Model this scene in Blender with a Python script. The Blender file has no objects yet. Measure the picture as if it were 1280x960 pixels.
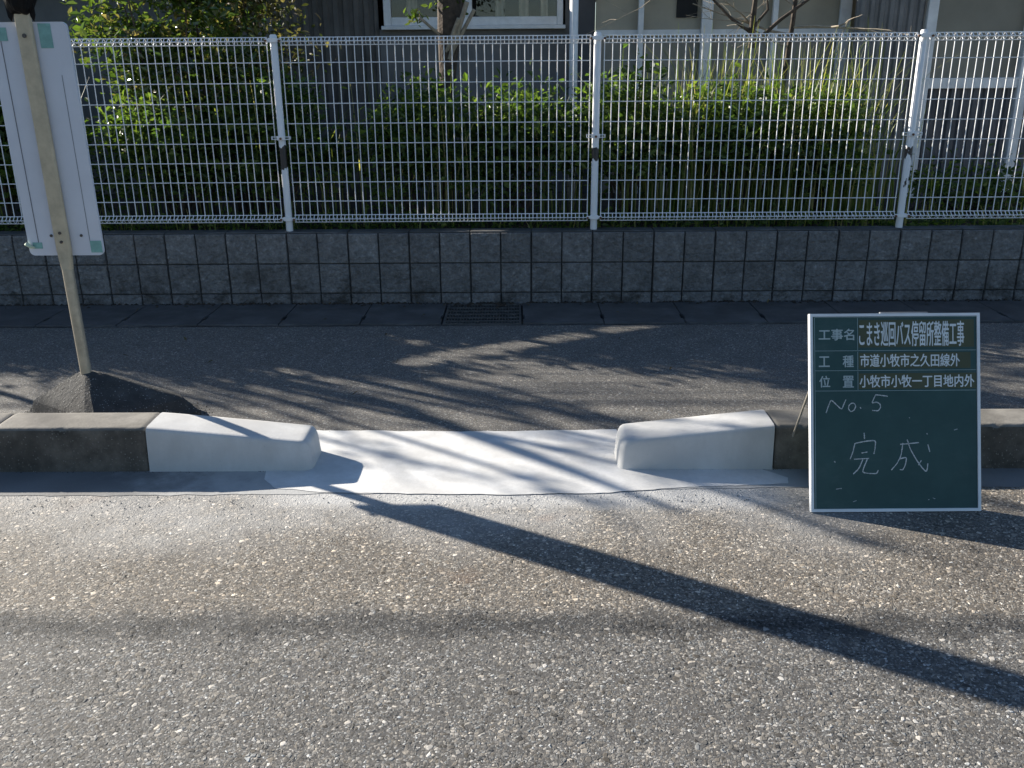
import bpy, bmesh, math, random
from mathutils import Vector, Matrix, noise
random.seed(7)
R = math.radians
sc = bpy.context.scene
COL = sc.collection

# ------------------------------------------------------------------ camera
F_PX, PITCH, YAW, ROLL, CAM_H = 1145.5, 0.334186, -0.008836, -0.007450, 1.50
_f = Vector((math.sin(YAW)*math.cos(PITCH), math.cos(YAW)*math.cos(PITCH), -math.sin(PITCH)))
_r0 = Vector((math.cos(YAW), -math.sin(YAW), 0)); _u0 = _r0.cross(_f)
_r = _r0*math.cos(ROLL) + _u0*math.sin(ROLL); _u = -_r0*math.sin(ROLL) + _u0*math.cos(ROLL)
CAM = Vector((0, 0, CAM_H))
cam = bpy.data.cameras.new('camera'); cam.sensor_width = 36; cam.lens = F_PX/1280*36
cam.clip_start = 0.05; cam.clip_end = 3000
cam_o = bpy.data.objects.new('camera', cam); COL.objects.link(cam_o)
M = Matrix.Identity(4)
for i in range(3):
    M[i][0], M[i][1], M[i][2], M[i][3] = _r[i], _u[i], -_f[i], CAM[i]
cam_o.matrix_world = M
sc.camera = cam_o

def ray(px, py): return _f + _r*((px-640)/F_PX) - _u*((py-480)/F_PX)
def at(px, py, Y):           # pixel of the photograph -> point at depth Y
    d = ray(px, py); return CAM + d*(Y/d.y)
def gnd(px, py, z=0.0):      # pixel -> point on a level plane
    d = ray(px, py); return CAM + d*((z-CAM_H)/d.z)

# ------------------------------------------------------------------ light
SUN_EL, SUN_AZ = R(23.3), R(31.4)          # azimuth measured from -X towards +Y
to_sun = Vector((-math.cos(SUN_AZ)*math.cos(SUN_EL), math.sin(SUN_AZ)*math.cos(SUN_EL), math.sin(SUN_EL)))
sun = bpy.data.lights.new('sun', 'SUN'); sun.energy = 5.0; sun.angle = R(0.53); sun.color = (1.0, 0.93, 0.82)
sun_o = bpy.data.objects.new('sun', sun); COL.objects.link(sun_o)
sun_o.rotation_euler = to_sun.to_track_quat('Z', 'Y').to_euler(); sun_o.location = (-8, 8, 9)
world = bpy.data.worlds.new('World'); sc.world = world; world.use_nodes = True
wn = world.node_tree.nodes; wl = world.node_tree.links
bg = wn['Background']; sky = wn.new('ShaderNodeTexSky'); sky.sky_type = 'NISHITA'
sky.sun_disc = False; sky.sun_elevation = SUN_EL
sky.sun_rotation = math.atan2(to_sun.x, to_sun.y)
wl.new(sky.outputs[0], bg.inputs[0]); bg.inputs[1].default_value = 0.058
sky.ozone_density = 3.5; sky.dust_density = .4
sc.view_settings.view_transform = 'Standard'; sc.view_settings.look = 'None'
sc.view_settings.exposure = 1.25; sc.view_settings.gamma = 1.0
sc.view_settings.use_curve_mapping = False
sc.cycles.max_bounces = 6; sc.cycles.transparent_max_bounces = 8
sc.cycles.caustics_reflective = False; sc.cycles.caustics_refractive = False

# ------------------------------------------------------------------ helpers
class MB:
    """collects shapes (in world coordinates) for ONE mesh object"""
    def __init__(s): s.v = []; s.f = []; s.mi = []; s.cur = 0
    def add(s, vs, fs):
        n = len(s.v); s.v += [tuple(p) for p in vs]
        s.f += [tuple(i+n for i in f) for f in fs]; s.mi += [s.cur]*len(fs); return s
    def box(s, x0, x1, y0, y1, z0, z1):
        return s.add([(x0,y0,z0),(x1,y0,z0),(x1,y1,z0),(x0,y1,z0),(x0,y0,z1),(x1,y0,z1),(x1,y1,z1),(x0,y1,z1)],
                     [(0,3,2,1),(4,5,6,7),(0,1,5,4),(1,2,6,5),(2,3,7,6),(3,0,4,7)])
    def tube(s, pts, r, n=8, cap=True):
        pts = [Vector(p) for p in pts]; k = len(pts)
        rs = r if isinstance(r, (list, tuple)) else [r]*k
        vs = []; ref = None
        for i, p in enumerate(pts):
            d = (pts[min(i+1,k-1)] - pts[max(i-1,0)]).normalized()
            if ref is None or abs(ref.dot(d)) > .98:
                ref = Vector((0,0,1)) if abs(d.z) < .9 else Vector((1,0,0))
            a = d.cross(ref).normalized(); b = a.cross(d)
            for j in range(n):
                t = 2*math.pi*j/n; vs.append(p + (a*math.cos(t)+b*math.sin(t))*rs[i])
        fs = [(i*n+j, i*n+(j+1)%n, (i+1)*n+(j+1)%n, (i+1)*n+j) for i in range(k-1) for j in range(n)]
        if cap: fs += [tuple(range(n-1,-1,-1)), tuple((k-1)*n+j for j in range(n))]
        return s.add(vs, fs)
    def prism(s, poly, z0, z1):
        n = len(poly)
        vs = [(x,y,z0) for x,y in poly] + [(x,y,z1) for x,y in poly]
        return s.add(vs, [tuple(range(n-1,-1,-1)), tuple(range(n,2*n))] + [(i,(i+1)%n,n+(i+1)%n,n+i) for i in range(n)])

def link(name, me, parent=None):
    o = bpy.data.objects.new(name, me); COL.objects.link(o)
    if parent is not None: o.parent = parent
    return o

def build(name, mb, mats, parent=None, bevel=0, seg=2, smooth=False, wn_mod=False, origin=None):
    org = Vector(origin) if origin is not None else Vector((0,0,0))
    p = parent
    while p is not None: org = org + p.location; p = p.parent
    if not isinstance(mats, (list, tuple)): mats = [mats]
    me = bpy.data.meshes.new(name)
    me.from_pydata([(x-org.x, y-org.y, z-org.z) for x,y,z in mb.v], [], mb.f)
    for m in mats: me.materials.append(m)
    if len(mats) > 1: me.polygons.foreach_set('material_index', mb.mi)
    if bevel:
        b = bmesh.new(); b.from_mesh(me)
        bmesh.ops.remove_doubles(b, verts=b.verts, dist=1e-6)
        es = [e for e in b.edges if len(e.link_faces) == 2 and e.calc_face_angle(0) > .5]
        bmesh.ops.bevel(b, geom=es, offset=bevel, segments=seg, profile=.5, affect='EDGES', clamp_overlap=True)
        b.to_mesh(me); b.free()
    if smooth: me.polygons.foreach_set('use_smooth', [True]*len(me.polygons))
    me.update()
    o = link(name, me, parent)
    if origin is not None: o.location = origin
    if wn_mod:
        m = o.modifiers.new('weighted_normal', 'WEIGHTED_NORMAL'); m.keep_sharp = False
    return o

def tag(o, label=None, cat=None, group=None, kind=None):
    if label: o['label'] = label
    if cat: o['category'] = cat
    if group: o['group'] = group
    if kind: o['kind'] = kind
    return o

def thing(name, loc, label, cat, group=None):
    o = link(name, None); o.empty_display_size = .1; o.location = loc
    return tag(o, label, cat, group)

def copy_tree(o, parent=None):
    c = o.copy(); COL.objects.link(c)
    if parent is not None: c.parent = parent
    for ch in list(o.children): copy_tree(ch, c)
    return c

# ------------------------------------------------------------------ materials
class NT:
    def __init__(s, name):
        s.m = bpy.data.materials.new(name); s.m.use_nodes = True
        s.t = s.m.node_tree; s.p = s.t.nodes['Principled BSDF']; s.out = s.t.nodes['Material Output']
        s.geo = s.t.nodes.new('ShaderNodeNewGeometry'); s.pos = s.geo.outputs['Position']
    def n(s, typ, **kw):
        nd = s.t.nodes.new('ShaderNode'+typ)
        for k, v in kw.items():
            if hasattr(nd, k): setattr(nd, k, v)
            else: s.put(nd.inputs[k.replace('_', ' ')], v)
        return nd
    def put(s, sock, v):
        if isinstance(v, bpy.types.NodeSocket): s.t.links.new(v, sock)
        elif isinstance(v, (tuple, list)) and len(v) == 3 and sock.type == 'RGBA': sock.default_value = (*v, 1)
        else: sock.default_value = v
    def noise(s, scale, detail=4, rough=.55, vec=None, out='Fac'):
        nd = s.n('TexNoise', Scale=scale, Detail=detail, Roughness=rough); s.put(nd.inputs['Vector'], vec or s.pos); return nd.outputs[out]
    def vor(s, scale, feature='F1', out='Distance', vec=None, rnd=1.0):
        nd = s.n('TexVoronoi', feature=feature); nd.inputs['Scale'].default_value = scale
        nd.inputs['Randomness'].default_value = rnd
        s.put(nd.inputs['Vector'], vec or s.pos); return nd.outputs[out]
    def ramp(s, fac, stops, interp='LINEAR'):
        nd = s.n('ValToRGB'); cr = nd.color_ramp; cr.interpolation = interp
        while len(cr.elements) < len(stops): cr.elements.new(.5)
        for e, (p, c) in zip(cr.elements, stops):
            e.position = p; e.color = (*c, 1) if isinstance(c, (tuple, list)) else (c, c, c, 1)
        s.put(nd.inputs[0], fac); return nd.outputs[0]
    def mix(s, fac, a, b, mode='MIX'):
        nd = s.n('Mix'); nd.data_type = 'RGBA'; nd.blend_type = mode
        s.put(nd.inputs[0], fac); s.put(nd.inputs[6], a); s.put(nd.inputs[7], b); return nd.outputs[2]
    def math(s, op, a, b=0.0, clamp=False):
        nd = s.n('Math'); nd.operation = op; nd.use_clamp = clamp
        s.put(nd.inputs[0], a); s.put(nd.inputs[1], b); return nd.outputs[0]
    def rng(s, v, a, b, c=0.0, d=1.0, smooth=True):
        nd = s.n('MapRange'); nd.interpolation_type = 'SMOOTHSTEP' if smooth else 'LINEAR'
        for i, x in enumerate((v, a, b, c, d)): s.put(nd.inputs[i], x)
        return nd.outputs[0]
    def xyz(s, vec=None):
        nd = s.n('SeparateXYZ'); s.put(nd.inputs[0], vec or s.pos); return nd.outputs
    def scalevec(s, k):
        nd = s.n('VectorMath'); nd.operation = 'MULTIPLY'; s.put(nd.inputs[0], s.pos); nd.inputs[1].default_value = k; return nd.outputs[0]
    def bump(s, h, strength, dist, prev=None):
        nd = s.n('Bump'); nd.inputs['Strength'].default_value = strength; nd.inputs['Distance'].default_value = dist
        s.put(nd.inputs['Height'], h)
        if prev is not None: s.put(nd.inputs['Normal'], prev)
        return nd.outputs[0]
    def done(s, col, rough=.7, nrm=None, metal=0.0, spec=None):
        s.put(s.p.inputs['Base Color'], col); s.put(s.p.inputs['Roughness'], rough); s.put(s.p.inputs['Metallic'], metal)
        if spec is not None: s.put(s.p.inputs['Specular IOR Level'], spec)
        if nrm is not None: s.put(s.p.inputs['Normal'], nrm)
        return s.m

def mat_plain(name, col, rough=.6, metal=0.0, var=.25, scale=9, bump=.15, dist=.002, bscale=60, spec=None):
    t = NT(name)
    dark = tuple(c*(1-var) for c in col); light = tuple(min(1, c*(1+var*.6)) for c in col)
    c = t.ramp(t.noise(scale, 5, .6), [(.3, dark), (.7, light)])
    nr = t.bump(t.noise(bscale, 3), bump, dist) if bump else None
    return t.done(c, rough, nr, metal, spec)

def mat_asphalt(name, scale, stones, binder, lightp, dist, road=False):
    t = NT(name)
    x, y, z = t.xyz()
    flat = t.n('CombineXYZ'); t.put(flat.inputs[0], x); t.put(flat.inputs[1], y)
    fv = flat.outputs[0]
    wv = t.n('VectorMath'); wv.operation = 'MULTIPLY_ADD'
    t.put(wv.inputs[0], t.noise(scale*.9, 1, out='Color', vec=fv)); wv.inputs[1].default_value = (.45/scale,)*3
    t.put(wv.inputs[2], fv); vec = wv.outputs[0]
    fine = t.noise(scale*3.5, 3, .65, vec=fv)
    patch = t.noise(scale*.05, 3, .6, vec=fv)
    col = t.mix(fine, tuple(c*.55 for c in binder), tuple(c*1.6 for c in binder))
    hs_ = t.math('MULTIPLY', fine, .30); bares = None
    # three sizes of stone laid over one another
    for sc_, share, hh, seed in ((scale*2.4, lightp*1.1, .35, 0), (scale*1.45, lightp*.85, .7, 1), (scale*.88, lightp*.30, 1.0, 2)):
        cellc = t.vor(sc_, 'F1', 'Color', vec, .95); edge = t.vor(sc_, 'DISTANCE_TO_EDGE', 'Distance', vec, .95)
        sep = t.n('SeparateColor'); t.put(sep.inputs[0], cellc); r1, r2, r3 = sep.outputs
        bare = t.rng(t.math('ADD', r2, t.math('MULTIPLY', t.math('SUBTRACT', patch, .5), .7)), 1-share-.05, 1-share+.05)
        m = t.math('MULTIPLY', bare, t.rng(edge, .05, .11))
        stone = t.mix(1.0, t.ramp(r1, stones), t.ramp(r3, [(0, (1, .92, .80)), (.5, (1, .99, .96)), (1, (.88, .95, 1.0))]), 'MULTIPLY')
        stone = t.mix(t.rng(fine, .3, .7, 0, .4), stone, t.mix(1.0, stone, (.6, .6, .6), 'MULTIPLY'))
        col = t.mix(m, col, stone)
        hs_ = t.math('MAXIMUM', hs_, t.math('MULTIPLY', t.math('MULTIPLY', bare, t.rng(edge, .0, .2)), t.math('MULTIPLY', t.math('ADD', r3, .5), hh)))
    col = t.mix(1.0, col, (1.03, 1.0, .96), 'MULTIPLY')
    n_big = t.noise(1.3, 5, .6, vec=fv); n_mid = t.noise(5.5, 5, .65, vec=fv)
    if road:
        yw = t.math('ADD', y, t.math('MULTIPLY', t.math('SUBTRACT', n_mid, .5), .20))
        # older, browner strip of road along the gutter, fresher dark seam, greyer carriageway
        edge_zone = t.rng(yw, 2.24, 2.36)
        col = t.mix(edge_zone, col, t.mix(1.0, col, (1.27, 1.19, 1.09), 'MULTIPLY'))
        seam = t.math('MULTIPLY', t.rng(yw, 2.13, 2.23), t.rng(yw, 2.33, 2.25))
        col = t.mix(t.math('MULTIPLY', seam, t.rng(patch, .3, .6, .5, .9)), col, t.mix(1.0, col, (.36, .37, .39), 'MULTIPLY'))
        dust = t.math('MULTIPLY', t.rng(t.math('ADD', y, t.math('MULTIPLY', t.math('SUBTRACT', n_big, .5), 1.3)), 2.55, 3.05), t.rng(x, 1.5, .9))
        dust = t.math('MULTIPLY', dust, t.rng(n_mid, .25, .62, .35, 1.0))
        rim = t.math('MULTIPLY', t.rng(t.math('ADD', y, t.math('MULTIPLY', t.math('SUBTRACT', t.noise(11, 4, .7, vec=fv), .5), .16)), 2.86, 3.05), t.math('MULTIPLY', t.rng(x, -1.3, -.7), t.rng(x, 1.2, .8)))
        dust = t.math('MAXIMUM', t.math('MULTIPLY', dust, .55), t.math('MULTIPLY', rim, .95))
        col = t.mix(t.math('MULTIPLY', dust, t.rng(fine, .2, .7, .6, 1)), col, (.58, .58, .57))
        rust = t.math('MULTIPLY', t.rng(t.noise(2.7, 2, .5, vec=fv), .66, .76), t.rng(y, 2.2, 2.4))
        col = t.mix(t.math('MULTIPLY', rust, .35), col, (.22, .10, .04))
    col = t.mix(t.rng(n_mid, .3, .75, 0, .40), col, t.mix(1.0, col, (.66, .66, .67), 'MULTIPLY'))
    nr = t.bump(hs_, .9, dist)
    return t.done(col, t.rng(fine, 0, 1, .62, .85), nr, 0, .28)

def mat_concrete(name, light, dark, stain=None, stain_amt=.0, bump=.25, pits=True, rough=.8, scale=6):
    t = NT(name)
    c = t.ramp(t.noise(scale, 6, .62), [(.3, dark), (.68, light)])
    c = t.mix(t.rng(t.noise(scale*16, 3, .6), .3, .75, 0, .35), c, dark)
    h = t.math('ADD', t.noise(120, 4, .6), t.math('MULTIPLY', t.noise(14, 4), .8))
    if pits:
        p = t.rng(t.vor(85), .0, .16, 1, 0)
        pk = t.rng(t.noise(11, 2), .5, .62); p = t.math('MULTIPLY', p, pk)
        c = t.mix(t.math('MULTIPLY', p, .6), c, tuple(v*.3 for v in dark)); h = t.math('SUBTRACT', h, t.math('MULTIPLY', p, 1.2))
    if stain:
        st = t.rng(t.noise(4.5, 6, .7, vec=t.scalevec((1, 1, .35))), .32, .62)
        c = t.mix(t.math('MULTIPLY', st, stain_amt), c, stain)
    return t.done(c, rough, t.bump(h, bump, .003), 0, .35)

def mat_leaf(name, cols, trans=.35, rough=.38, spec=.5):
    t = NT(name)
    rnd = t.geo.outputs['Random Per Island']
    n = len(cols); c = t.ramp(rnd, [(i/(n-1), k) for i, k in enumerate(cols)])
    c = t.mix(t.rng(t.noise(35, 3), .3, .8, 0, .4), c, t.mix(1.0, c, (.55, .6, .5), 'MULTIPLY'))
    t.done(c, rough, None, 0, spec)
    tr = t.n('BsdfTranslucent'); t.put(tr.inputs[0], t.mix(1.0, c, (1.5, 1.6, .7), 'MULTIPLY'))
    mx = t.n('MixShader'); mx.inputs[0].default_value = trans
    t.t.links.new(t.p.outputs[0], mx.inputs[1]); t.t.links.new(tr.outputs[0], mx.inputs[2])
    t.t.links.new(mx.outputs[0], t.out.inputs[0]); return t.m

ROAD = mat_asphalt('road_asphalt', 82, [(0, .055), (.3, .135), (.6, .215), (.84, .30), (.95, .48), (1, .70)], (.094, .093, .092), .60, .0040, True)
PATH = mat_asphalt('footpath_asphalt', 105, [(0, .09), (.4, .185), (.8, .29), (1, .50)], (.108, .105, .100), .5, .0035)
SOIL = mat_plain('soil', (.045, .034, .024), .95, var=.5, bump=.6, dist=.02, bscale=25)
GROUND = mat_plain('ground', (.07, .066, .06), .95, var=.4, bump=.4, dist=.01)
NEWC = mat_concrete('new_concrete', (.66, .655, .64), (.53, .525, .51), stain=(.40, .39, .37), stain_amt=.35, bump=.28, rough=.75)
RAMPC = mat_concrete('ramp_concrete', (.78, .775, .76), (.62, .615, .60), stain=(.44, .43, .41), stain_amt=.5, bump=.3, rough=.75)
def _gutter():
    t = NT('gutter_concrete'); x, y, z = t.xyz(); n = t.noise(9, 6, .65)
    c = t.ramp(n, [(.3, (.17, .17, .17)), (.7, (.27, .27, .265))])
    c = t.mix(t.math('MULTIPLY', t.rng(t.noise(4.5, 6, .7), .35, .62), .5), c, (.10, .095, .09))
    # cement slurry left over from the new work
    sl = t.math('MULTIPLY', t.rng(t.math('ADD', x, t.math('MULTIPLY', t.math('SUBTRACT', n, .5), 1.0)), -1.65, -.95), t.rng(x, 1.15, .95))
    c = t.mix(t.math('MULTIPLY', sl, .9), c, t.mix(n, (.34, .34, .33), (.50, .50, .49)))
    return t.done(c, .8, t.bump(t.noise(90, 4), .35, .003), 0, .35)
GUTC = _gutter()
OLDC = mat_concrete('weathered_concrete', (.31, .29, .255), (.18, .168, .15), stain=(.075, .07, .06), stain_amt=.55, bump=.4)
OLDF = mat_concrete('grimy_concrete', (.24, .215, .18), (.10, .09, .076), stain=(.045, .040, .034), stain_amt=.85, bump=.5)
def mat_speckle(name, base, dark, speck, amt, bump):
    t = NT(name)
    c = t.ramp(t.noise(9, 6, .68), [(.3, dark), (.7, base)])
    st = t.rng(t.noise(3.5, 6, .7, vec=t.scalevec((1, 1, .4))), .38, .62); c = t.mix(t.math('MULTIPLY', st, .6), c, dark)
    cc = t.n('SeparateColor'); t.put(cc.inputs[0], t.vor(130, 'F1', 'Color')); d = t.vor(130)
    sp = t.math('MULTIPLY', t.rng(cc.outputs[0], 1-amt, 1-amt*.6), t.rng(t.math('ADD', d, t.math('MULTIPLY', t.noise(260, 3), .5)), .72, .45))
    c = t.mix(sp, c, t.mix(cc.outputs[1], tuple(v*.5 for v in speck), speck))
    h = t.math('ADD', t.math('MULTIPLY', sp, .6), t.math('ADD', t.noise(70, 4, .65), t.noise(18, 3)))
    return t.done(c, .88, t.bump(h, bump, .005), 0, .3)
BASEC = mat_speckle('rough_base_concrete', (.10, .098, .093), (.034, .033, .032), (.34, .335, .32), .30, .8)
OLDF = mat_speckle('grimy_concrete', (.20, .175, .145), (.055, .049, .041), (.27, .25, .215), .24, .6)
COVERC = mat_concrete('drain_concrete', (.13, .13, .13), (.075, .075, .076), stain=(.045, .044, .042), stain_amt=.5, bump=.3)
WHITE = mat_plain('white_paint', (.88, .88, .88), .45, var=.1, bump=.05)
def _post():
    t = NT('chipped_white_paint')
    x, y, z = t.xyz()
    n = t.noise(7, 4, .6, vec=t.scalevec((1, 1, .5)))
    zone = t.math('MULTIPLY', t.rng(z, .86, .95), t.rng(z, 1.06, .98))
    chip = t.rng(t.math('ADD', n, t.math('MULTIPLY', zone, .27)), .645, .665)
    c = t.mix(chip, (.80, .80, .80), t.mix(t.noise(60), (.012, .012, .012), (.05, .03, .02)))
    return t.done(c, .45, t.bump(chip, .3, .001))
POST = _post()
RUST = mat_plain('rusty_steel', (.20, .10, .05), .8, var=.5, scale=40)
def _block():
    t = NT('split_face_block')
    x, y, z = t.xyz()
    # every half block has a tone of its own
    cell = t.n('CombineXYZ')
    t.put(cell.inputs[0], t.math('FLOOR', t.math('MULTIPLY', t.math('ADD', x, 1.52), 5))); t.put(cell.inputs[1], t.math('FLOOR', t.math('MULTIPLY', t.math('ADD', z, -.076), 5)))
    wnz = t.n('TexWhiteNoise'); t.put(wnz.inputs['Vector'], cell.outputs[0])
    c = t.ramp(t.noise(32, 6, .7), [(.28, (.12, .117, .116)), (.6, (.24, .235, .23)), (.78, (.46, .455, .45))])
    c = t.mix(1.0, c, t.ramp(wnz.outputs['Value'], [(0, .84), (.5, .97), (1, 1.15)]), 'MULTIPLY')
    grime = t.math('MULTIPLY', t.rng(t.noise(7, 5, .7), .42, .7), t.rng(z, .35, .02, .12, .85))
    c = t.mix(grime, c, (.045, .042, .036))
    h = t.math('ADD', t.noise(28, 6, .72), t.math('MULTIPLY', t.vor(55), .5))
    return t.done(c, .9, t.bump(h, 1.0, .014), 0, .25)
BLOCK = _block()
MORTAR = mat_plain('mortar', (.055, .054, .052), .95)
STEEL = mat_plain('dark_grate_steel', (.13, .127, .12), .6, .5, var=.5, scale=30)
ALU = mat_plain('sign_back_paint', (.62, .64, .70), .55, var=.06, scale=5, bump=.04)
POLE = mat_plain('aged_cream_pole', (.52, .44, .31), .5, var=.25, scale=14, bump=.08)
PIPE = mat_plain('dull_galvanised_pipe', (.46, .41, .32), .45, .35, var=.25, scale=20)
TAPE = mat_plain('green_tape', (.20, .40, .37), .5, var=.2, scale=40)
BLACK = mat_plain('black_plastic', (.0025, .0025, .003), .6, spec=.2, bump=.3, dist=.01, bscale=22)
BOLT = mat_plain('bolt_metal', (.10, .09, .085), .5, .6)
def _chalkboard():
    t = NT('green_chalkboard')
    c = t.ramp(t.noise(7, 5, .65), [(.3, (.021, .062, .060)), (.7, (.033, .084, .080))])
    sm = t.rng(t.noise(5, 5, .7, vec=t.scalevec((1, 1, 2.5))), .5, .8, 0, .12)
    c = t.mix(sm, c, (.25, .28, .27)); return t.done(c, .55, None, 0, .35)
CHALKB = _chalkboard()
OLIVE = mat_plain('olive_label_strip', (.060, .068, .026), .5, var=.15)
PRINT = mat_plain('white_print', (.72, .76, .76), .6, var=.08, bump=0)
PRINT2 = mat_plain('grey_print', (.42, .50, .50), .6, var=.1, bump=0)
LINE = mat_plain('board_line', (.30, .40, .40), .6, var=.15, bump=0)
def _chalk():
    t = NT('chalk'); c = t.ramp(t.noise(420, 2), [(.32, (.20, .25, .25)), (.62, (.72, .74, .74))]); return t.done(c, .9)
CHALK = _chalk()
FRAMEW = mat_plain('board_frame_white', (.78, .79, .80), .4, var=.08)
BARK = mat_plain('bark', (.075, .055, .040), .9, var=.5, scale=25, bump=.8, dist=.01, bscale=40)
TWIG = mat_plain('pale_twig', (.34, .29, .22), .85, var=.35, scale=30)
LEAF_D = mat_leaf('dark_hedge_leaf', [(.034, .062, .019), (.062, .108, .027), (.095, .155, .034), (.160, .215, .05)], .50, .40)
LEAF_C = mat_leaf('glossy_leaf', [(.034, .064, .020), (.06, .10, .025), (.10, .15, .034), (.13, .16, .045), (.07, .12, .028), (.24, .18, .10)], .42, .17, .8)
LEAF_B = mat_leaf('withered_leaf', [(.15, .115, .065), (.07, .10, .03), (.21, .165, .10), (.10, .085, .045), (.06, .085, .025), (.27, .22, .14)], .3, .6)
GRASS = mat_leaf('tall_grass', [(.08, .13, .025), (.14, .19, .035), (.22, .25, .07), (.42, .36, .19)], .48, .5)
LITTER = mat_leaf('leaf_litter', [(.06, .04, .02), (.12, .08, .03), (.05, .05, .02), (.2, .15, .07)], .1, .8)
CORR = mat_plain('grey_corrugated_sheet', (.17, .165, .16), .55, .0, var=.3, scale=5)
CORRD = mat_plain('dark_timber_siding', (.125, .115, .105), .7, var=.4, scale=5)
WALLG = mat_plain('grey_wall_panel', (.17, .165, .16), .8, var=.2, scale=3)
WALLD = mat_plain('dark_grey_board', (.075, .075, .08), .8, var=.25, scale=3)
BEIGE = mat_plain('beige_board', (.42, .375, .29), .8, var=.15, scale=3)
OLIVEP = mat_plain('olive_grey_board', (.26, .24, .19), .8, var=.15, scale=3)
TRIM = mat_plain('off_white_trim', (.80, .79, .77), .6, var=.15)
CURT = mat_plain('pale_curtain', (.45, .42, .34), .9, var=.2, scale=14)
DARKI = mat_plain('dark_interior', (.02, .02, .02), .9)
def _glass():
    t = NT('window_glass'); t.done((.9, .95, .95), .03)
    t.p.inputs['Transmission Weight'].default_value = 0
    gl = t.n('BsdfGlossy'); gl.inputs['Roughness'].default_value = .02
    tr = t.n('BsdfTransparent'); fr = t.n('Fresnel'); fr.inputs[0].default_value = 1.5
    mx = t.n('MixShader'); t.put(mx.inputs[0], t.math('ADD', fr.outputs[0], .01))
    t.t.links.new(tr.outputs[0], mx.inputs[1]); t.t.links.new(gl.outputs[0], mx.inputs[2]); t.t.links.new(mx.outputs[0], t.out.inputs[0])
    return t.m
GLASS = _glass()

# ------------------------------------------------------------------ setting: ground, road, footpath
D = 5.967                 # front face of the block wall
WT = .476                 # its top
BX, BY = -1.935, 3.87     # foot of the bus stop sign
KF, KB = 3.285, 3.495     # kerb front and back
def sheet(name, mat, x0, x1, y0, y1, z, label=None):
    o = build(name, MB().add([(x0,y0,z),(x1,y0,z),(x1,y1,z),(x0,y1,z)], [(0,1,2,3)]), mat); o['kind'] = 'structure'; return o
sheet('ground', GROUND, -400, 400, -400, 500, -.02)
sheet('road', ROAD, -40, 40, -6.0, 3.30, 0.0)
sheet('footpath', PATH, -40, 40, 3.30, 5.43, 0.0012)

def ragged(pts, amp, step=.03, seed=0, keep=()):
    out = []
    for i in range(len(pts)):
        a, b = Vector(pts[i]), Vector(pts[(i+1) % len(pts)]); L = (b-a).length; n = max(1, int(L/step))
        nr = Vector((-(b-a).y, (b-a).x))/max(L, 1e-6)
        for k in range(n):
            p = a.lerp(b, k/n)
            w = 0 if i in keep else (noise.noise((p.x*9, p.y*9, seed)) + .6*noise.noise((p.x*31, p.y*31, seed+5)))*amp
            out.append((p.x+nr.x*w, p.y+nr.y*w))
    return out
def flat(name, poly, z, mat):
    b = bmesh.new(); vs = [b.verts.new((x, y, z)) for x, y in poly]; f = b.faces.new(vs)
    bmesh.ops.triangulate(b, faces=[f]); me = bpy.data.meshes.new(name); b.to_mesh(me); b.free(); me.materials.append(mat)
    o = link(name, me); o['kind'] = 'structure'
    if o.data.polygons[0].normal.z < 0: o.data.flip_normals()
    return o
# old gutter strip in front of the kerbs, then the new concrete of the crossing on top of it
flat('gutter', ragged([(-12, 3.075), (-1.0, 3.075), (.95, 3.12), (12, 3.13), (12, 3.32), (-12, 3.32)], .012, keep=(3, 4, 5)), .0015, GUTC)
def g2(px, py): p = gnd(px, py); return (p.x, p.y)
ramp_pts = [g2(330, 600), g2(345, 611), g2(400, 616), g2(520, 618), g2(640, 619), g2(760, 617), g2(850, 610), g2(985, 605), g2(985, 598),
            (.90, 3.33), (.42, 3.40), (.42, 3.705), g2(600, 540), (-.95, 3.71), (-.95, 3.40), (-1.0, 3.33)]
flat('crossing_ramp', ragged(ramp_pts,   .007, .015, 3), .003, RAMPC)

# ------------------------------------------------------------------ kerbs
def loft(name, rings, mats, front=None, flip=False):
    n = len(rings)-1; m = len(rings[0]); mb = MB()
    vs = [p for r in rings for p in r]; fs = []; mi = []
    for i in range(n):
        for j in range(m-1):
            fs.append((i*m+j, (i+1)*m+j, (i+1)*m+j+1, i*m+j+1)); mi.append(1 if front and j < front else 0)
    fs += [tuple(range(m)), tuple(n*m+j for j in range(m-1, -1, -1))]; mi += [0, 0]
    mb.add(vs, fs); mb.mi = mi
    xs = [p[0] for p in vs]
    o = build(name, mb, mats, None, smooth=True, origin=((min(xs)+max(xs))/2, (KF+KB)/2, 0))
    b = bmesh.new(); b.from_mesh(o.data); bmesh.ops.recalc_face_normals(b, faces=b.faces); b.to_mesh(o.data); b.free()
    o.data.set_sharp_from_angle(angle=R(48))
    w = o.modifiers.new('weighted_normal', 'WEIGHTED_NORMAL'); w.keep_sharp = True
    return o
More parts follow.
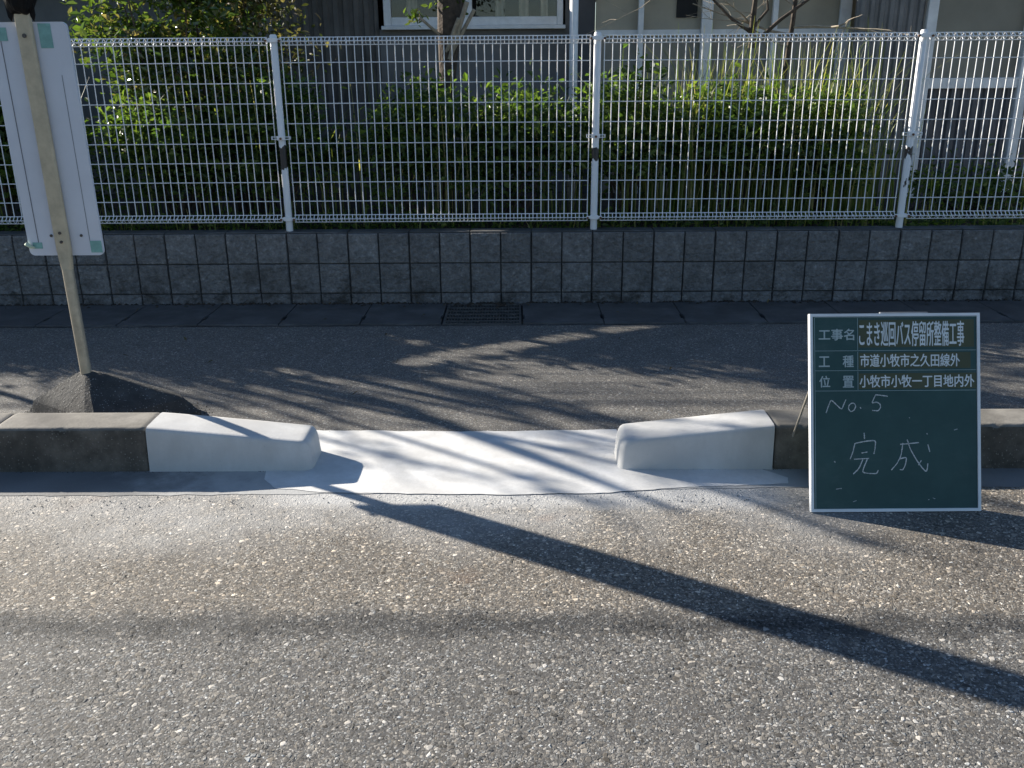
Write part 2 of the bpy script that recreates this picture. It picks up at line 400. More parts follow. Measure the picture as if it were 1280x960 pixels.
def kerb_stone(x0, x1, label, name='kerb_stone'):
    h = .178; a, b = x0+.0025, x1-.0025; n = 60; rings = []
    for i in range(n+1):
        x = a+(b-a)*i/n
        e = min(i, n-i); ch = .004 if e == 0 else 0
        k1 = noise.noise((x*11, 1, 0))*.0025+noise.noise((x*45, 2, 0))*.0016
        k2 = max(0, noise.noise((x*16, 5, 3))-.35)*.022
        prof = [(KF, 0), (KF+.006, h*.35), (KF+.012, h*.68), (KF+.016+k1*.6, h-.020-k2), (KF+.0185+k1, h-.009-k2), (KF+.026+k2*.6+k1, h-.0015-k2*.4), (KF+.036+k2, h+k1*.3),
                ((KF+KB)/2, h+.0006), (KB-.03, h), (KB-.010, h-.004), (KB-.001, h-.014), (KB, 0)]
        rings.append([(x, y+ch*(1 if y < (KF+KB)/2 else -1), z-(ch if z > .1 else 0)) for y, z in prof])
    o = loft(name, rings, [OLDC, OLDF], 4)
    return tag(o, label, 'kerb', 'weathered kerb stones along the footpath')
kerb_stone(-2.06, -1.46, 'grimy old kerb stone joined to the left white ramped kerb end')
kerb_stone(-2.66, -2.06, 'grimy old kerb stone at the far left edge of the photo')
kerb_stone(.99, 1.59, 'grimy old kerb stone half hidden behind the green notice board')
kerb_stone(1.59, 2.19, 'grimy old kerb stone at the right edge, past the green notice board')
for i in range(5):
    kerb_stone(-3.26-.6*i, -2.66-.6*i, 'weathered kerb stone outside the photo to the left')
    kerb_stone(2.19+.6*i, 2.79+.6*i, 'weathered kerb stone outside the photo to the right')
def kerb_end(xa, xb, label):
    """new kerb block falling from full height at xa to a rounded low end at xb"""
    s = 1 if xb > xa else -1
    n = 40; L = abs(xb-xa); rings = []
    for i in range(n+1):
        u = i/n
        if i > n-12: u = (n-12)/n + (1-(n-12)/n)*math.sin((i-(n-12))/12*math.pi/2)
        x = xa + s*L*u
        h = .180 - .064*u**1.05
        e = max(0.0, (u-.935)/.065); rr = math.sqrt(max(0.0, 1-e*e)); pull = (1-rr)
        yf, yb = KF - .002 + .034*pull, KB - .034*pull
        k = noise.noise((x*7, 9, 1))*.0010
        hz = h - .024*pull + k
        c = .020
        prof = [(yf, 0), (yf+.005, hz*.35), (yf+.010, hz*.7), (yf+.0135, hz-c), (yf+.0165, hz-c*.42), (yf+.023, hz-.0035), (yf+.034, hz),
                ((yf+yb)/2, hz+.001), (yb-.03, hz), (yb-.010, hz-.005), (yb, hz-c), (yb, 0)]
        lean = .014*e*s
        rings.append([(x - lean*(z/.12), y, z) for y, z in prof])
    o = loft('kerb_end', rings, NEWC)
    return tag(o, label, 'kerb', 'white ramped kerb ends beside the crossing')
kerb_end(-1.456, -.815, 'new white concrete kerb end on the left, sloping down towards the crossing')
kerb_end(.986, .385, 'new white concrete kerb end on the right, sloping down towards the crossing')

# ------------------------------------------------------------------ drain covers and grate
names = {}
def cover(k):
    x0 = -.48 + .5*k
    mb = MB(); y0, y1, z0, z1 = 5.425, 5.925, -.03, .012
    g = .0025; n = .05
    # slab with hand-hole notches at both near corners
    poly = [(x0+g+.0005, y0), (x0+.5-g-.0005, y0), (x0+.5-g-.0005, y0+.10), (x0+.5-g-.010, y0+.10), (x0+.5-g-.010, y0+.20), (x0+.5-g, y0+.20), (x0+.5-g, y1), (x0+g, y1),
            (x0+g, y0+.20), (x0+g+.010, y0+.20), (x0+g+.010, y0+.10), (x0+g+.0005, y0+.10)]
    mb.prism(poly, z0, z1)
    q = abs(k) if k < 0 else k
    words = ['', 'first', 'second', 'third', 'fourth', 'fifth', 'sixth', 'seventh', 'eighth', 'ninth', 'tenth', 'eleventh']
    side = 'left' if k < 0 else 'right'
    o = build('drain_cover', mb, COVERC, None, .003, 1, origin=(x0+.25, 5.675, 0))
    tag(o, f'flat concrete drain cover under the block wall, {words[q]} one {side} of the steel grate', 'drain cover', 'concrete drain covers along the wall')
for k in list(range(-10, 0)) + list(range(1, 11)): cover(k)
sheet('drain_channel', DARKI, -9, 9, 5.43, 5.967, -.012)
gt = thing('drain_grate', (-.23, 5.675, 0), 'dark steel slotted grate set between concrete drain covers below the wall', 'drain grate')
mb = MB(); 
for (a, b, c, d) in ((-.472, .012, 5.43, 5.445), (-.472, .012, 5.905, 5.92), (-.472, -.457, 5.446, 5.904), (-.003, .012, 5.446, 5.904)): mb.box(a, b, c, d, -.03, .008)
build('frame', mb, STEEL, gt)
mb = MB()
for i in range(5): y = 5.49 + i*.083; mb.box(-.4565, -.0035, y, y+.026, -.022, .006)
build('bearing_bars', mb, STEEL, gt)
mb = MB()
for i in range(24): x = -.445 + i*.0186; mb.box(x, x+.005, 5.447, 5.903, -.026, .0035)
build('cross_rods', mb, STEEL, gt)

flat('channel_edge', ragged([(-9, 5.412), (9, 5.412), (9, 5.4245), (-9, 5.4245)], .006, .04, 9, keep=(1, 2, 3)), .004, mat_concrete('edge_mortar', (.24, .235, .22), (.10, .10, .095), stain=(.06, .058, .055), stain_amt=.7))
# dirt and leaf litter collected at the foot of the wall
mb = MB(); rr = random.Random(11)
def clump(mb, x, y, z, r, rr):
    n = 7; vs = [(x, y, z+r*.55)]
    for j in range(n):
        a = 2*math.pi*j/n; q = r*rr.uniform(.6, 1.2); vs.append((x+q*math.cos(a), y+q*.7*math.sin(a), z-.002))
    mb.add(vs, [(0, 1+j, 1+(j+1) % n) for j in range(n)])
for i in range(1500):
    x = rr.uniform(-5, 5); k = .5+.5*noise.noise((x*1.7, 3, 0))
    if rr.random() > .25+k: continue
    clump(mb, x, D - abs(rr.gauss(0, .035)) - .004, .008, rr.uniform(.006, .026), rr)
for i in range(900):
    x = rr.uniform(-3.2, 3.2)
    if -.83 < x < .40: continue
    if rr.random() < .5+noise.noise((x*3, 8, 0)): clump(mb, x, KF-.003-abs(rr.gauss(0, .004)), .002, rr.uniform(.001, .004), rr)
for i in range(160):
    a = rr.uniform(0, 2*math.pi); clump(mb, BX+.08+math.cos(a)*rr.uniform(.38, .46), BY+math.sin(a)*rr.uniform(.24, .28), .003, rr.uniform(.002, .006), rr)
tag(build('dirt', mb, SOIL), 'brown dirt and moss crumbs along the foot of the block wall and kerbs', 'dirt', kind='stuff')

GRITM = mat_plain('grit_stone', (.30, .29, .27), .85, var=.6, scale=90)
mb = MB(); rr = random.Random(19)
for i in range(800):
    x = rr.uniform(-2.4, 2.4); q = rr.random()
    y = 3.06-abs(rr.gauss(0, .10)) if q < .5 else (rr.uniform(3.72, 5.4) if q < .8 else 3.70+rr.gauss(0, .02))
    if q >= .8 and not -.85 < x < .4: continue
    clump(mb, x, y, .003, rr.choice((.0015, .002, .002, .003, .004)), rr)
tag(build('grit', mb, GRITM), 'small loose stone chips scattered on the road edge and footpath', 'grit', kind='stuff')

# ------------------------------------------------------------------ block wall
bw = thing('block_wall', (0, D, 0), 'low grey split face concrete block wall under the white mesh fence', 'wall')
mb = MB(); rr = random.Random(5)
X0 = -1.52
NB = 72
for k in range(-NB//2, NB//2):
    xa = X0 + .2*k
    for row in range(3):
        zt = WT - .2*row; zb = zt-.2 if row < 2 else -.03
        gl = .0040 if k % 2 == 0 else .0028; gr = .0028 if k % 2 == 0 else .0040
        x0, x1, z0, z1 = xa+gl, xa+.2-gr, zb+.0022, zt-.0022
        nx, nz = 14, 14 if row < 2 else 9; off = rr.uniform(0, .004)
        tilt = rr.uniform(-.003, .003)
        base = len(mb.v); vs = []
        for j in range(nz+1):
            for i in range(nx+1):
                fx = (0, .012, .03)[i] if i < 3 else (1-(0, .012, .03)[nx-i] if nx-i < 3 else .03+.94*(i-2)/(nx-4))
                fz = (0, .012, .03)[j] if j < 3 else (1-(0, .012, .03)[nz-j] if nz-j < 3 else .03+.94*(j-2)/(nz-4))
                x = x0+(x1-x0)*fx; z = z0+(z1-z0)*fz
                e = min(i, nx-i, j, nz-j)
                d = .012 + off + .006*noise.noise((x*13, z*13, k+.5)) + .0055*noise.noise((x*42, z*42, 2)) + .003*noise.noise((x*90, z*90, 7)) + tilt*(i/nx-.5)*2
                if e == 0: d = -.006
                elif e == 1: d *= .8
                vs.append((x, D - d, z))
        mb.add(vs, [(j*(nx+1)+i, j*(nx+1)+i+1, (j+1)*(nx+1)+i+1, (j+1)*(nx+1)+i) for j in range(nz) for i in range(nx)])
build('block_face', mb, BLOCK, bw)
mb = MB().box(X0-.2*NB/2, X0+.2*NB/2, D+.001, D+.13, -.05, WT-.002)
build('mortar_core', mb, MORTAR, bw)
mb = MB()
for k in range(-NB//4, NB//4): mb.box(X0+.4*k+.003, X0+.4*k+.397, D+.0035, D+.125, WT-.0015, WT+.006)
build('coping', mb, mat_concrete('coping_concrete', (.19, .19, .19), (.10, .10, .10), stain=(.05, .05, .045), stain_amt=.6), bw, .003, 1)

# ------------------------------------------------------------------ mesh fence
FY = D + .062
fence = thing('mesh_fence', (0, FY, WT), 'white welded wire mesh fence on posts along the top of the block wall', 'fence')
posts = [-1.51 + 2.0*k for k in range(-3, 5)]
ZB, ZT = WT+.006, WT+1.205
def fence_panel(xa, xb):
    mb = MB(); n = round((xb-xa-.09)/.05)
    xs = [xa+.045+(xb-xa-.09)*i/n for i in range(n+1)]
    rv, rh = .0032, .0029
    zt1, zt0, zb1, zb0 = ZT-.006, ZT-.050, ZB+.104, ZB+.058
    for x in xs:
        x += random.uniform(-.0012, .0012)
        w = random.uniform(-.0018, .0018)
        pts = [(x, FY+.030, zb0+.022), (x, FY, zb0), (x, FY-.028, zb0+.023), (x, FY, zb1), (x+w, FY, (zb1+zt0)/2), (x, FY, zt0), (x, FY-.028, zt0+.022), (x, FY, zt1), (x, FY+.028, zt0+.022), (x, FY+.004, zt0+.003)]
        mb.tube(pts, rv, 5, False)
    for x in [(a+b)/2 for a, b in zip(xs[:-1], xs[1:])]:
        mb.tube([(x, FY-.004, zt0), (x, FY-.028, zt0+.022), (x, FY-.004, zt1)], rv*.9, 5, False); mb.tube([(x, FY-.004, zb0), (x, FY-.028, zb0+.023), (x, FY-.004, zb1)], rv*.9, 5, False)
    zs = [zt0, zt1, zb0, zb1] + [WT+1.052-.1218*i for i in range(8)]
    for z in zs: mb.tube([(xa+.040, FY-.0035, z), (xb-.040, FY-.0035, z)], rh, 5)
    for z in (zt0+.022, zb0+.023):
        mb.tube([(xa+.040, FY-.030, z), (xb-.040, FY-.030, z)], rh, 5)
    mb.tube([(xa+.040, FY+.030, zt0+.022), (xb-.040, FY+.030, zt0+.022)], rh, 5)
    build('mesh_panel', mb, WHITE, fence)
for a, b in zip(posts[:-1], posts[1:]): fence_panel(a, b)
for x in posts:
    mb = MB().tube([(x, FY, ZB), (x, FY, ZT+.004), (x, FY, ZT+.012)], [.0225, .0225, .016], 20)
    po = build('post', mb, POST, fence, smooth=True); po.data.set_sharp_from_angle(angle=R(40))
    for z, w in ((ZT-.022, .050), (WT+.60, .060), (ZB+.082, .050)):
        mb = MB().box(x-w, x+w, FY-.031, FY-.0275, z-.009, z+.009) if z > WT+1 or z < WT+.2 else MB().box(x-w, x+w, FY-.031, FY-.0275, z-.010, z-.005).box(x-w, x+w, FY-.031, FY-.0275, z+.005, z+.010).box(x-w, x-w+.004, FY-.0311, FY-.005, z-.0105, z+.0105).box(x+w-.004, x+w, FY-.0311, FY-.005, z-.0105, z+.0105)
        mb.box(x-.026, x+.026, FY-.034, FY-.0235, z-.013, z+.013)
        cl = build('clamp', mb, WHITE, po, .001, 1)
        for dx in ((-.042, .042) if z > WT+1 or z < WT+.2 else (0,)):
            build('bolt', MB().tube([(x+dx, FY-.030, z-.003), (x+dx, FY-.041, z-.003)], .0075, 8), RUST, cl)

# ------------------------------------------------------------------ bus stop sign

sg = thing('bus_stop_sign', (BX, BY, 0), 'bus stop sign seen from behind, cream pole in a concrete base, white board', 'sign post')
mb = MB(); n = 42; lev = []
hexa = [(-.28, .0), (.13, -.27), (.44, .02), (.40, .10), (.08, .27), (-.22, .14)]
def hpt(t):
    t *= len(hexa); i = int(t) % len(hexa); a, b = Vector(hexa[i]), Vector(hexa[(i+1) % len(hexa)]); p = a.lerp(b, t-int(t)); return p
for k, z, w in ((1.10, .003, .004), (1.10, .026, .006), (1.03, .036, .006), (.97, .06, .006), (.93, .085, .006), (.88, .097, .007), (.76, .118, .008), (.62, .141, .008), (.48, .164, .008), (.34, .187, .007), (.21, .208, .006), (.13, .219, .004), (.07, .222, .001)):
    ring = []
    for i in range(n):
        p = hpt(i/n)
        q = sum((hpt((i+d)/n) for d in (-1, 0, 1)), Vector((0, 0)))/3
        nn = noise.noise((q.x*14, q.y*14, z*20))*w*.25 + noise.noise((p.x*60, p.y*60, z*80))*w*.25
        ring.append((BX+q.x*k+nn, BY+q.y*k-nn*.6, z+(nn*.5 if z > .03 else 0)))
    lev.append(ring)
fs = [(i*n+j, i*n+(j+1) % n, (i+1)*n+(j+1) % n, (i+1)*n+j) for i in range(len(lev)-1) for j in range(n)] + [tuple((len(lev)-1)*n+j for j in range(n))]
mb.add([p for r in lev for p in r], fs)
build('concrete_base', mb, BASEC, sg, smooth=True).data.set_sharp_from_angle(angle=R(14))
pz = lambda px, py: at(px, py, BY).z
zs = pz(82, 320)
tilt = Vector((-.010, 0, 1))
def axis(z): return (BX + (z-.2)*tilt.x, BY, z)
mb = MB().tube([axis(.19), axis(zs-.055)], .0235, 20)
build('pole', mb, PIPE, sg, smooth=True).data.set_sharp_from_angle(angle=R(40))
# pipe flattened into a bar behind the board
mb = MB(); sec = []
for z, wx, wy in ((zs-.060, .0233, .0233), (zs-.02, .026, .017), (zs+.02, .030, .013), (zs+.05, .031, .012), (zs+.98, .031, .012), (zs+1.42, .031, .012)):
    c = axis(z); ring = []
    for j in range(20):
        a = 2*math.pi*j/20; ex = 1 if wx < .0235 else .45
        ring.append((c[0]+wx*math.copysign(abs(math.cos(a))**ex, math.cos(a)), c[1]+wy*math.copysign(abs(math.sin(a))**ex, math.sin(a)), z))
    sec.append(ring)
m = 20; mb.add([p for r in sec for p in r], [(i*m+j, i*m+(j+1) % m, (i+1)*m+(j+1) % m, (i+1)*m+j) for i in range(len(sec)-1) for j in range(m)] + [tuple((len(sec)-1)*m+j for j in range(m))])
build('flat_bar', mb, POLE, sg, smooth=True).data.set_sharp_from_angle(angle=R(35))
bl, br = at(39, 320, BY+.02).x, at(131, 318, BY+.02).x
zt = pz(60, 27); zb = zs
sl = -.010*(zt-zb)
def board_poly(g=0, rad=.022):
    pts = []
    for cx, cz, a0 in ((br-rad, zb+rad, -90), (br+sl-rad, zt-rad, 0), (bl+sl+rad, zt-rad, 90), (bl+rad, zb+rad, 180)):
        for i in range(6): a = R(a0+18*i); pts.append((cx+rad*math.cos(a), cz+rad*math.sin(a)))
    return pts
yb = BY+.0145
pp = board_poly(); n = len(pp)
mb = MB().add([(x, yb, z) for x, z in pp]+[(x, yb+.012, z) for x, z in pp], [tuple(range(n)), tuple(range(2*n-1, n-1, -1))]+[(i, n+i, n+(i+1) % n, (i+1) % n) for i in range(n)])
bd = build('sign_board', mb, ALU, sg)
def strip(x0, x1, z0, z1, y, th, lean=True):
    s0, s1 = (-.010*(z0-zb), -.010*(z1-zb))
    return [(x0+s0, y, z0), (x1+s0, y, z0), (x1+s1, y, z1), (x0+s1, y, z1), (x0+s0, y+th, z0), (x1+s0, y+th, z0), (x1+s1, y+th, z1), (x0+s1, y+th, z1)]
CUBE = [(0,1,2,3),(7,6,5,4),(0,4,5,1),(1,5,6,2),(2,6,7,3),(3,7,4,0)]
SEAM = mat_plain('seam_grey', (.14, .14, .16), .6)
build('seam', MB().add(strip(bl+.045, bl+.0475, zb+.05, zt-.05, yb-.002, .0015), CUBE), SEAM, bd)
build('seam', MB().add(strip(br-.052, br-.0505, zb+.05, zt-.2, yb-.0015, .001), CUBE), SEAM, bd)
for x in (bl+.105, br-.085): build('rivet', MB().tube([(x, yb-.004, zb+.085), (x, yb, zb+.085)], .006, 10), BOLT, bd)
for x0, x1, z0, z1 in ((br-.115, br-.065, zt-.098, zt-.006), (bl+.02, bl+.075, zt-.07, zt-.02), (br-.052, br-.004, zb+.012, zb+.062), (bl+.02, bl+.06, zb+.03, zb+.056)):
    mb = MB(); mb.add(strip(x0, x1, z0, z1, yb-.0022, .002), CUBE); build('tape', mb, TAPE, bd)
mb = MB(); mb.tube([(bl-.012, yb-.004, zb+.048), (bl+.0, yb-.012, zb+.050), (bl+.015, yb-.012, zb+.040), (bl+.028, yb-.004, zb+.035)], [.004, .009, .008, .003], 8)
build('twisted_tie', mb, mat_plain('pale_green_tape', (.55, .66, .50), .5), bd)
for z in (zb+.10, zb+.062, zt-.052):
    c = axis(z); build('bolt', MB().tube([(c[0], BY-.011, z), (c[0], BY-.0165, z)], .0065 if z < 1.2 else .0085, 8), BOLT, sg)
# black plastic sheet tied over the round plate on top
mb = MB(); ringn = 28; rings = []
zc = pz(30, 17)
for i, (dz, wx, wy) in enumerate(((0, .033, .018), (.004, .040, .028), (.02, .052, .036), (.05, .062, .042), (.10, .078, .05), (.2, .13, .06), (.32, .18, .06), (.46, .19, .055), (.58, .14, .045), (.64, .04, .02))):
    c = axis(zc+dz); ring = []
    for j in range(ringn):
        a = 2*math.pi*j/ringn
        w = 1 + .10*noise.noise((math.cos(a)*2.2, math.sin(a)*2.2, dz*9)) + .05*math.sin(7*a+i)
        ring.append((c[0]+wx*w*math.cos(a), c[1]+wy*w*math.sin(a), c[2] + (.006*math.sin(3*a+1) if i < 3 else 0)))
    rings.append(ring)
mb.add([p for r in rings for p in r], [(i*ringn+j, i*ringn+(j+1) % ringn, (i+1)*ringn+(j+1) % ringn, (i+1)*ringn+j) for i in range(len(rings)-1) for j in range(ringn)] + [tuple(range(ringn-1, -1, -1)), tuple((len(rings)-1)*ringn+j for j in range(ringn))])
c = axis(zc)
for s, x, w in ((-1, -.045, .016), (1, .043, .014)):      # loose corners of the sheet hanging down
    mb.add([(c[0]+x-w, BY-.012, zc+.07), (c[0]+x+w, BY-.016, zc+.07), (c[0]+x+w*.9, BY-.010, zc-.005), (c[0]+x+w*.2, BY-.008, zc-.030), (c[0]+x-w*.5, BY-.010, zc-.012),
            (c[0]+x-w, BY-.006, zc+.07), (c[0]+x+w, BY-.010, zc+.07), (c[0]+x+w*.9, BY-.006, zc-.005), (c[0]+x+w*.2, BY-.004, zc-.030), (c[0]+x-w*.5, BY-.006, zc-.012)],
           [(0,4,3,2,1), (5,6,7,8,9), (0,1,6,5), (1,2,7,6), (2,3,8,7), (3,4,9,8), (4,0,5,9)])
build('plastic_cover', mb, BLACK, sg, smooth=False)

# ------------------------------------------------------------------ green notice board
BW, BH, BT = .60, .70, .022
p0 = gnd(1014, 641.5); p1 = gnd(1226.5, 640)
org = Vector((p0.x, p0.y, .004))
ub = Vector((p1.x-p0.x, p1.y-p0.y, 0)).normalized()
lean = R(19.2)
vb = Vector((0, math.sin(lean), math.cos(lean))); vb = (vb - ub*vb.dot(ub)).normalized()
nb = ub.cross(vb).normalized()       # points to the viewer (-Y)
if nb.y > 0: nb = -nb
def B(u, v, d=0.0):                   # u right, v up from the lower left corner, d out of the face
    return org + ub*u + vb*v + nb*d
nbd = thing('notice_board', org, 'green framed construction notice board with white printed and chalk writing, standing on the road', 'notice board')
def bbox(mb, u0, u1, v0, v1, d0, d1):
    return mb.add([B(u0,v0,d1),B(u1,v0,d1),B(u1,v1,d1),B(u0,v1,d1),B(u0,v0,d0),B(u1,v0,d0),B(u1,v1,d0),B(u0,v1,d0)], CUBE)
fw = .010
build('panel', bbox(MB(), fw+.0005, BW-fw-.0005, fw+.0005, BH-fw-.0005, -.012, -.004), CHALKB, nbd)
mb = MB(); bbox(mb, 0, fw, 0, BH, -BT, 0); bbox(mb, BW-fw, BW, 0, BH, -BT, 0); bbox(mb, fw, BW-fw, 0, fw, -BT, -.0005); bbox(mb, fw, BW-fw, BH-fw, BH, -BT, -.0005)
build('frame', mb, FRAMEW, nbd, .0012, 1)
mb = MB(); bbox(mb, .25, .42, BH+.0005, BH+.005, -.018, -.006); build('carry_handle', mb, mat_plain('grey_handle', (.25, .26, .27), .5), nbd, .002, 2)
U = lambda px: (px-1014)/212.5*BW
V = lambda py: BH - (py-392)/248.5*BH
mb = MB(); d0, d1 = -.0039, -.0032
lw = .0016
bbox(mb, U(1019.9), U(1019.9)+lw, V(637), V(396.5), d0, d1); bbox(mb, U(1223.4), U(1223.4)+lw, V(637), V(396.5), d0, d1)
for y in (396.5, 438.5, 463.4, 488.8, 636.8): bbox(mb, U(1019.9)+lw, U(1223.4), V(y)-lw/2, V(y)+lw/2, d0, d1)
for a, b in ((397, 438), (439, 463), (464, 488.4)): bbox(mb, U(1074)-lw/2, U(1074)+lw/2, V(b)+lw, V(a)-lw, d0, d1)
build('ruled_lines', mb, LINE, nbd)
for (x0, x1, y0, y1) in ((1075.2, 1219.5, 400, 434.5), (1075.2, 1215, 441, 461), (1075.2, 1222, 467, 486.5)):
    build('label_strip', bbox(MB(), U(x0), U(x1), V(y1), V(y0), -.0039, -.0033), OLIVE, nbd)
def text(s, x0, x1, y0, y1, mat, thick, d=-.0031):
    cu = bpy.data.curves.new('lettering', 'FONT'); cu.body = s; cu.size = 1; cu.resolution_u = 3
    to = bpy.data.objects.new('lettering', cu); COL.objects.link(to)
    bpy.context.view_layer.update()
    me = bpy.data.meshes.new_from_object(to.evaluated_get(bpy.context.evaluated_depsgraph_get()))
    bpy.data.objects.remove(to); bpy.data.curves.remove(cu)
    co = [tuple(v.co) for v in me.vertices]; fs = [tuple(p.vertices) for p in me.polygons]
    ax, bx, ay, by = min(c[0] for c in co), max(c[0] for c in co), min(c[1] for c in co), max(c[1] for c in co)
    ua, ub_, va, vb_ = U(x0), U(x1), V(y1), V(y0); mb = MB()
    for k, (ox, oy) in enumerate(((0, 0), (1, 0), (-1, 0), (0, .8), (0, -.8))):     # bold weight
        mb.add([B(ua+(x-ax)/(bx-ax)*(ub_-ua)+ox*thick, va+(y-ay)/(by-ay)*(vb_-va)+oy*thick, d+k*.00004) for x, y, z in co], fs)
    return build('lettering', mb, mat, nbd)
text('工事名', 1025.3, 1069.5, 411, 425.2, PRINT2, .00075)
text('工', 1025.3, 1038.6, 445.5, 458.4, PRINT2, .00075); text('種', 1055.2, 1068.6, 444.5, 459, PRINT2, .00075)
text('位', 1025.7, 1039, 470, 484.2, PRINT2, .00075); text('置', 1055.2, 1068.6, 470, 484.4, PRINT2, .00075)
text('こまき巡回バス停留所整備工事', 1076, 1207, 401.8, 433.2, PRINT, .00075)
text('市道小牧市之久田線外', 1077, 1201.5, 442.9, 458.9, PRINT, .00075)
text('小牧市小牧一丁目地内外', 1076.2, 1219.4, 469.2, 484.6, PRINT, .00075)
def chalk(strokes, ox, oy, k, w, name):
    mb = MB(); rr = random.Random(len(strokes)*7+3)
    for st in strokes:
        pts = [(U(ox+x/k), V(oy+y/k)) for x, y in st]
        fine = []
        for (a, b) in zip(pts[:-1], pts[1:]):
            for i in range(5): fine.append((a[0]+(b[0]-a[0])*i/5, a[1]+(b[1]-a[1])*i/5))
        fine.append(pts[-1])
        for _ in range(2):
            fine = [fine[0]]+[((fine[i-1][0]+2*fine[i][0]+fine[i+1][0])/4, (fine[i-1][1]+2*fine[i][1]+fine[i+1][1])/4) for i in range(1, len(fine)-1)]+[fine[-1]]
        vs = []
        for i, p in enumerate(fine):
            a, b = fine[max(i-1, 0)], fine[min(i+1, len(fine)-1)]
            dx, dy = b[0]-a[0], b[1]-a[1]; L = math.hypot(dx, dy) or 1
            ww = w*rr.uniform(.7, 1.15)
            for s in (-1, 1): vs.append(B(p[0]-s*dy/L*ww, p[1]+s*dx/L*ww, -.0030))
        mb.add(vs, [(2*i, 2*i+1, 2*i+3, 2*i+2) for i in range(len(fine)-1)])
    build(name, mb, CHALK, nbd)
for grp in ([[(180, 727), (196, 680), (214, 638), (245, 668), (284, 706), (300, 668), (313, 638)]],
       [[(352, 662), (334, 676), (329, 700), (344, 720), (366, 712), (379, 685), (370, 664), (352, 662)]],
       [[(408, 690), (413, 700)]], [[(592, 618), (512, 607)], [(512, 607), (498, 635), (486, 664), (515, 655), (540, 668), (545, 692), (528, 716), (488, 712)]]):
    chalk(grp, 1000, 380, 5.333, .0018, 'chalk_writing')
for grp in ([[(371, 190), (373, 226)], [(318, 250), (306, 300), (290, 340)], [(318, 250), (380, 238), (437, 233), (433, 280), (426, 312)], [(356, 306), (389, 300)],
       [(312, 341), (398, 337)], [(362, 343), (342, 392), (307, 426)], [(388, 341), (368, 388), (360, 414), (380, 422), (442, 425), (450, 404)]],
       [[(577, 258), (684, 248)], [(592, 250), (582, 320), (560, 365), (525, 405)], [(575, 340), (614, 331), (605, 378), (590, 405), (574, 402)],
       [(617, 231), (634, 285), (668, 346), (700, 392), (724, 416), (731, 398), (734, 368)], [(697, 350), (680, 378)], [(735, 260), (746, 302)], [(728, 196), (734, 201)]]):
    chalk(grp, 1000, 500, 4.571, .0020, 'chalk_writing')
for st in ([(198, 352), (206, 358)], [(202, 350), (203, 360)], [(208, 512), (240, 508)], [(305, 585), (324, 578)], [(735, 577), (742, 574)], [(762, 566), (774, 571)], [(628, 105), (634, 107)], [(885, 178), (905, 172)]):
    chalk([st], 1000, 500, 4.571, .0011, 'chalk_smudge')
# rear legs that hold the board up
LEGM = mat_plain('leg_metal', (.42, .38, .32), .4, .5)
for u in (.06, BW-.06):
    t = B(u, BH-.12, -BT); foot = Vector((t.x-.035 if u < .3 else t.x+.035, t.y+.23, .006)); build('rear_leg', MB().tube([t, foot], .0045, 8), LEGM, nbd)

# ------------------------------------------------------------------ planting behind the wall
SZ = .45
o = build('soil', MB().add([(-14, D+.128, SZ), (14, D+.128, SZ), (14, 30, SZ), (-14, 30, SZ)], [(0,1,2,3)]), SOIL); o['kind'] = 'structure'

GA, GB = Vector(gnd(515, 452)).to_2d(), Vector(gnd(815, 405)).to_2d()
def in_light_gap(p):  # foliage left out along sun rays to form a light sliver on the path
    g = Vector((p[0]-to_sun.x*p[2]/to_sun.z, p[1]-to_sun.y*p[2]/to_sun.z))
    t = max(0, min(1, (g-GA).dot(GB-GA)/(GB-GA).length_squared))
    return (g-GA.lerp(GB, t)).length < .098
def leaves(mb, pts, size, rr, up=.25, droop=0.0):
    for p in pts:
        L = size*rr.uniform(.6, 1.25); W = L*rr.uniform(.36, .52)
        d = Vector((rr.gauss(0, 1), rr.gauss(0, 1), rr.gauss(-droop, .7))).normalized()
        nrm = Vector((rr.gauss(0, 1), rr.gauss(0, 1), rr.gauss(up*3, 1)))
        s = d.cross(nrm)
        if s.length < 1e-3: continue
        s.normalize(); nrm = s.cross(d)
        f = nrm*(W*.22)
        p = Vector(p)
        if in_light_gap(p+d*L*.5): continue
        a, b, c1, c2, e1, e2 = p, p+d*L, p+d*L*.35+s*W*.5+f, p+d*L*.35-s*W*.5+f, p+d*L*.7+s*W*.36+f*.8, p+d*L*.7-s*W*.36+f*.8
        mb.add([a, c1, e1, b, e2, c2], [(0, 1, 2, 3), (0, 3, 4, 5)])

def lump_points(n, cx, cy, cz, rx, ry, rz, rr, shell=.55, clump=14, spread=.16):
    """points gathered in clumps through an uneven volume"""
    cs = []
    for _ in range(clump):
        while True:
            v = Vector((rr.uniform(-1, 1), rr.uniform(-1, 1), rr.uniform(-1, 1)))
            if v.length <= 1: break
        v = v*(shell+(1-shell)*rr.random())
        cs.append(Vector((cx+v.x*rx, cy+v.y*ry, cz+v.z*rz)))
    out = []
    for _ in range(n):
        c = rr.choice(cs); out.append((c.x+rr.gauss(0, spread), c.y+rr.gauss(0, spread*.8), c.z+rr.gauss(0, spread*.75)))
    return out, cs

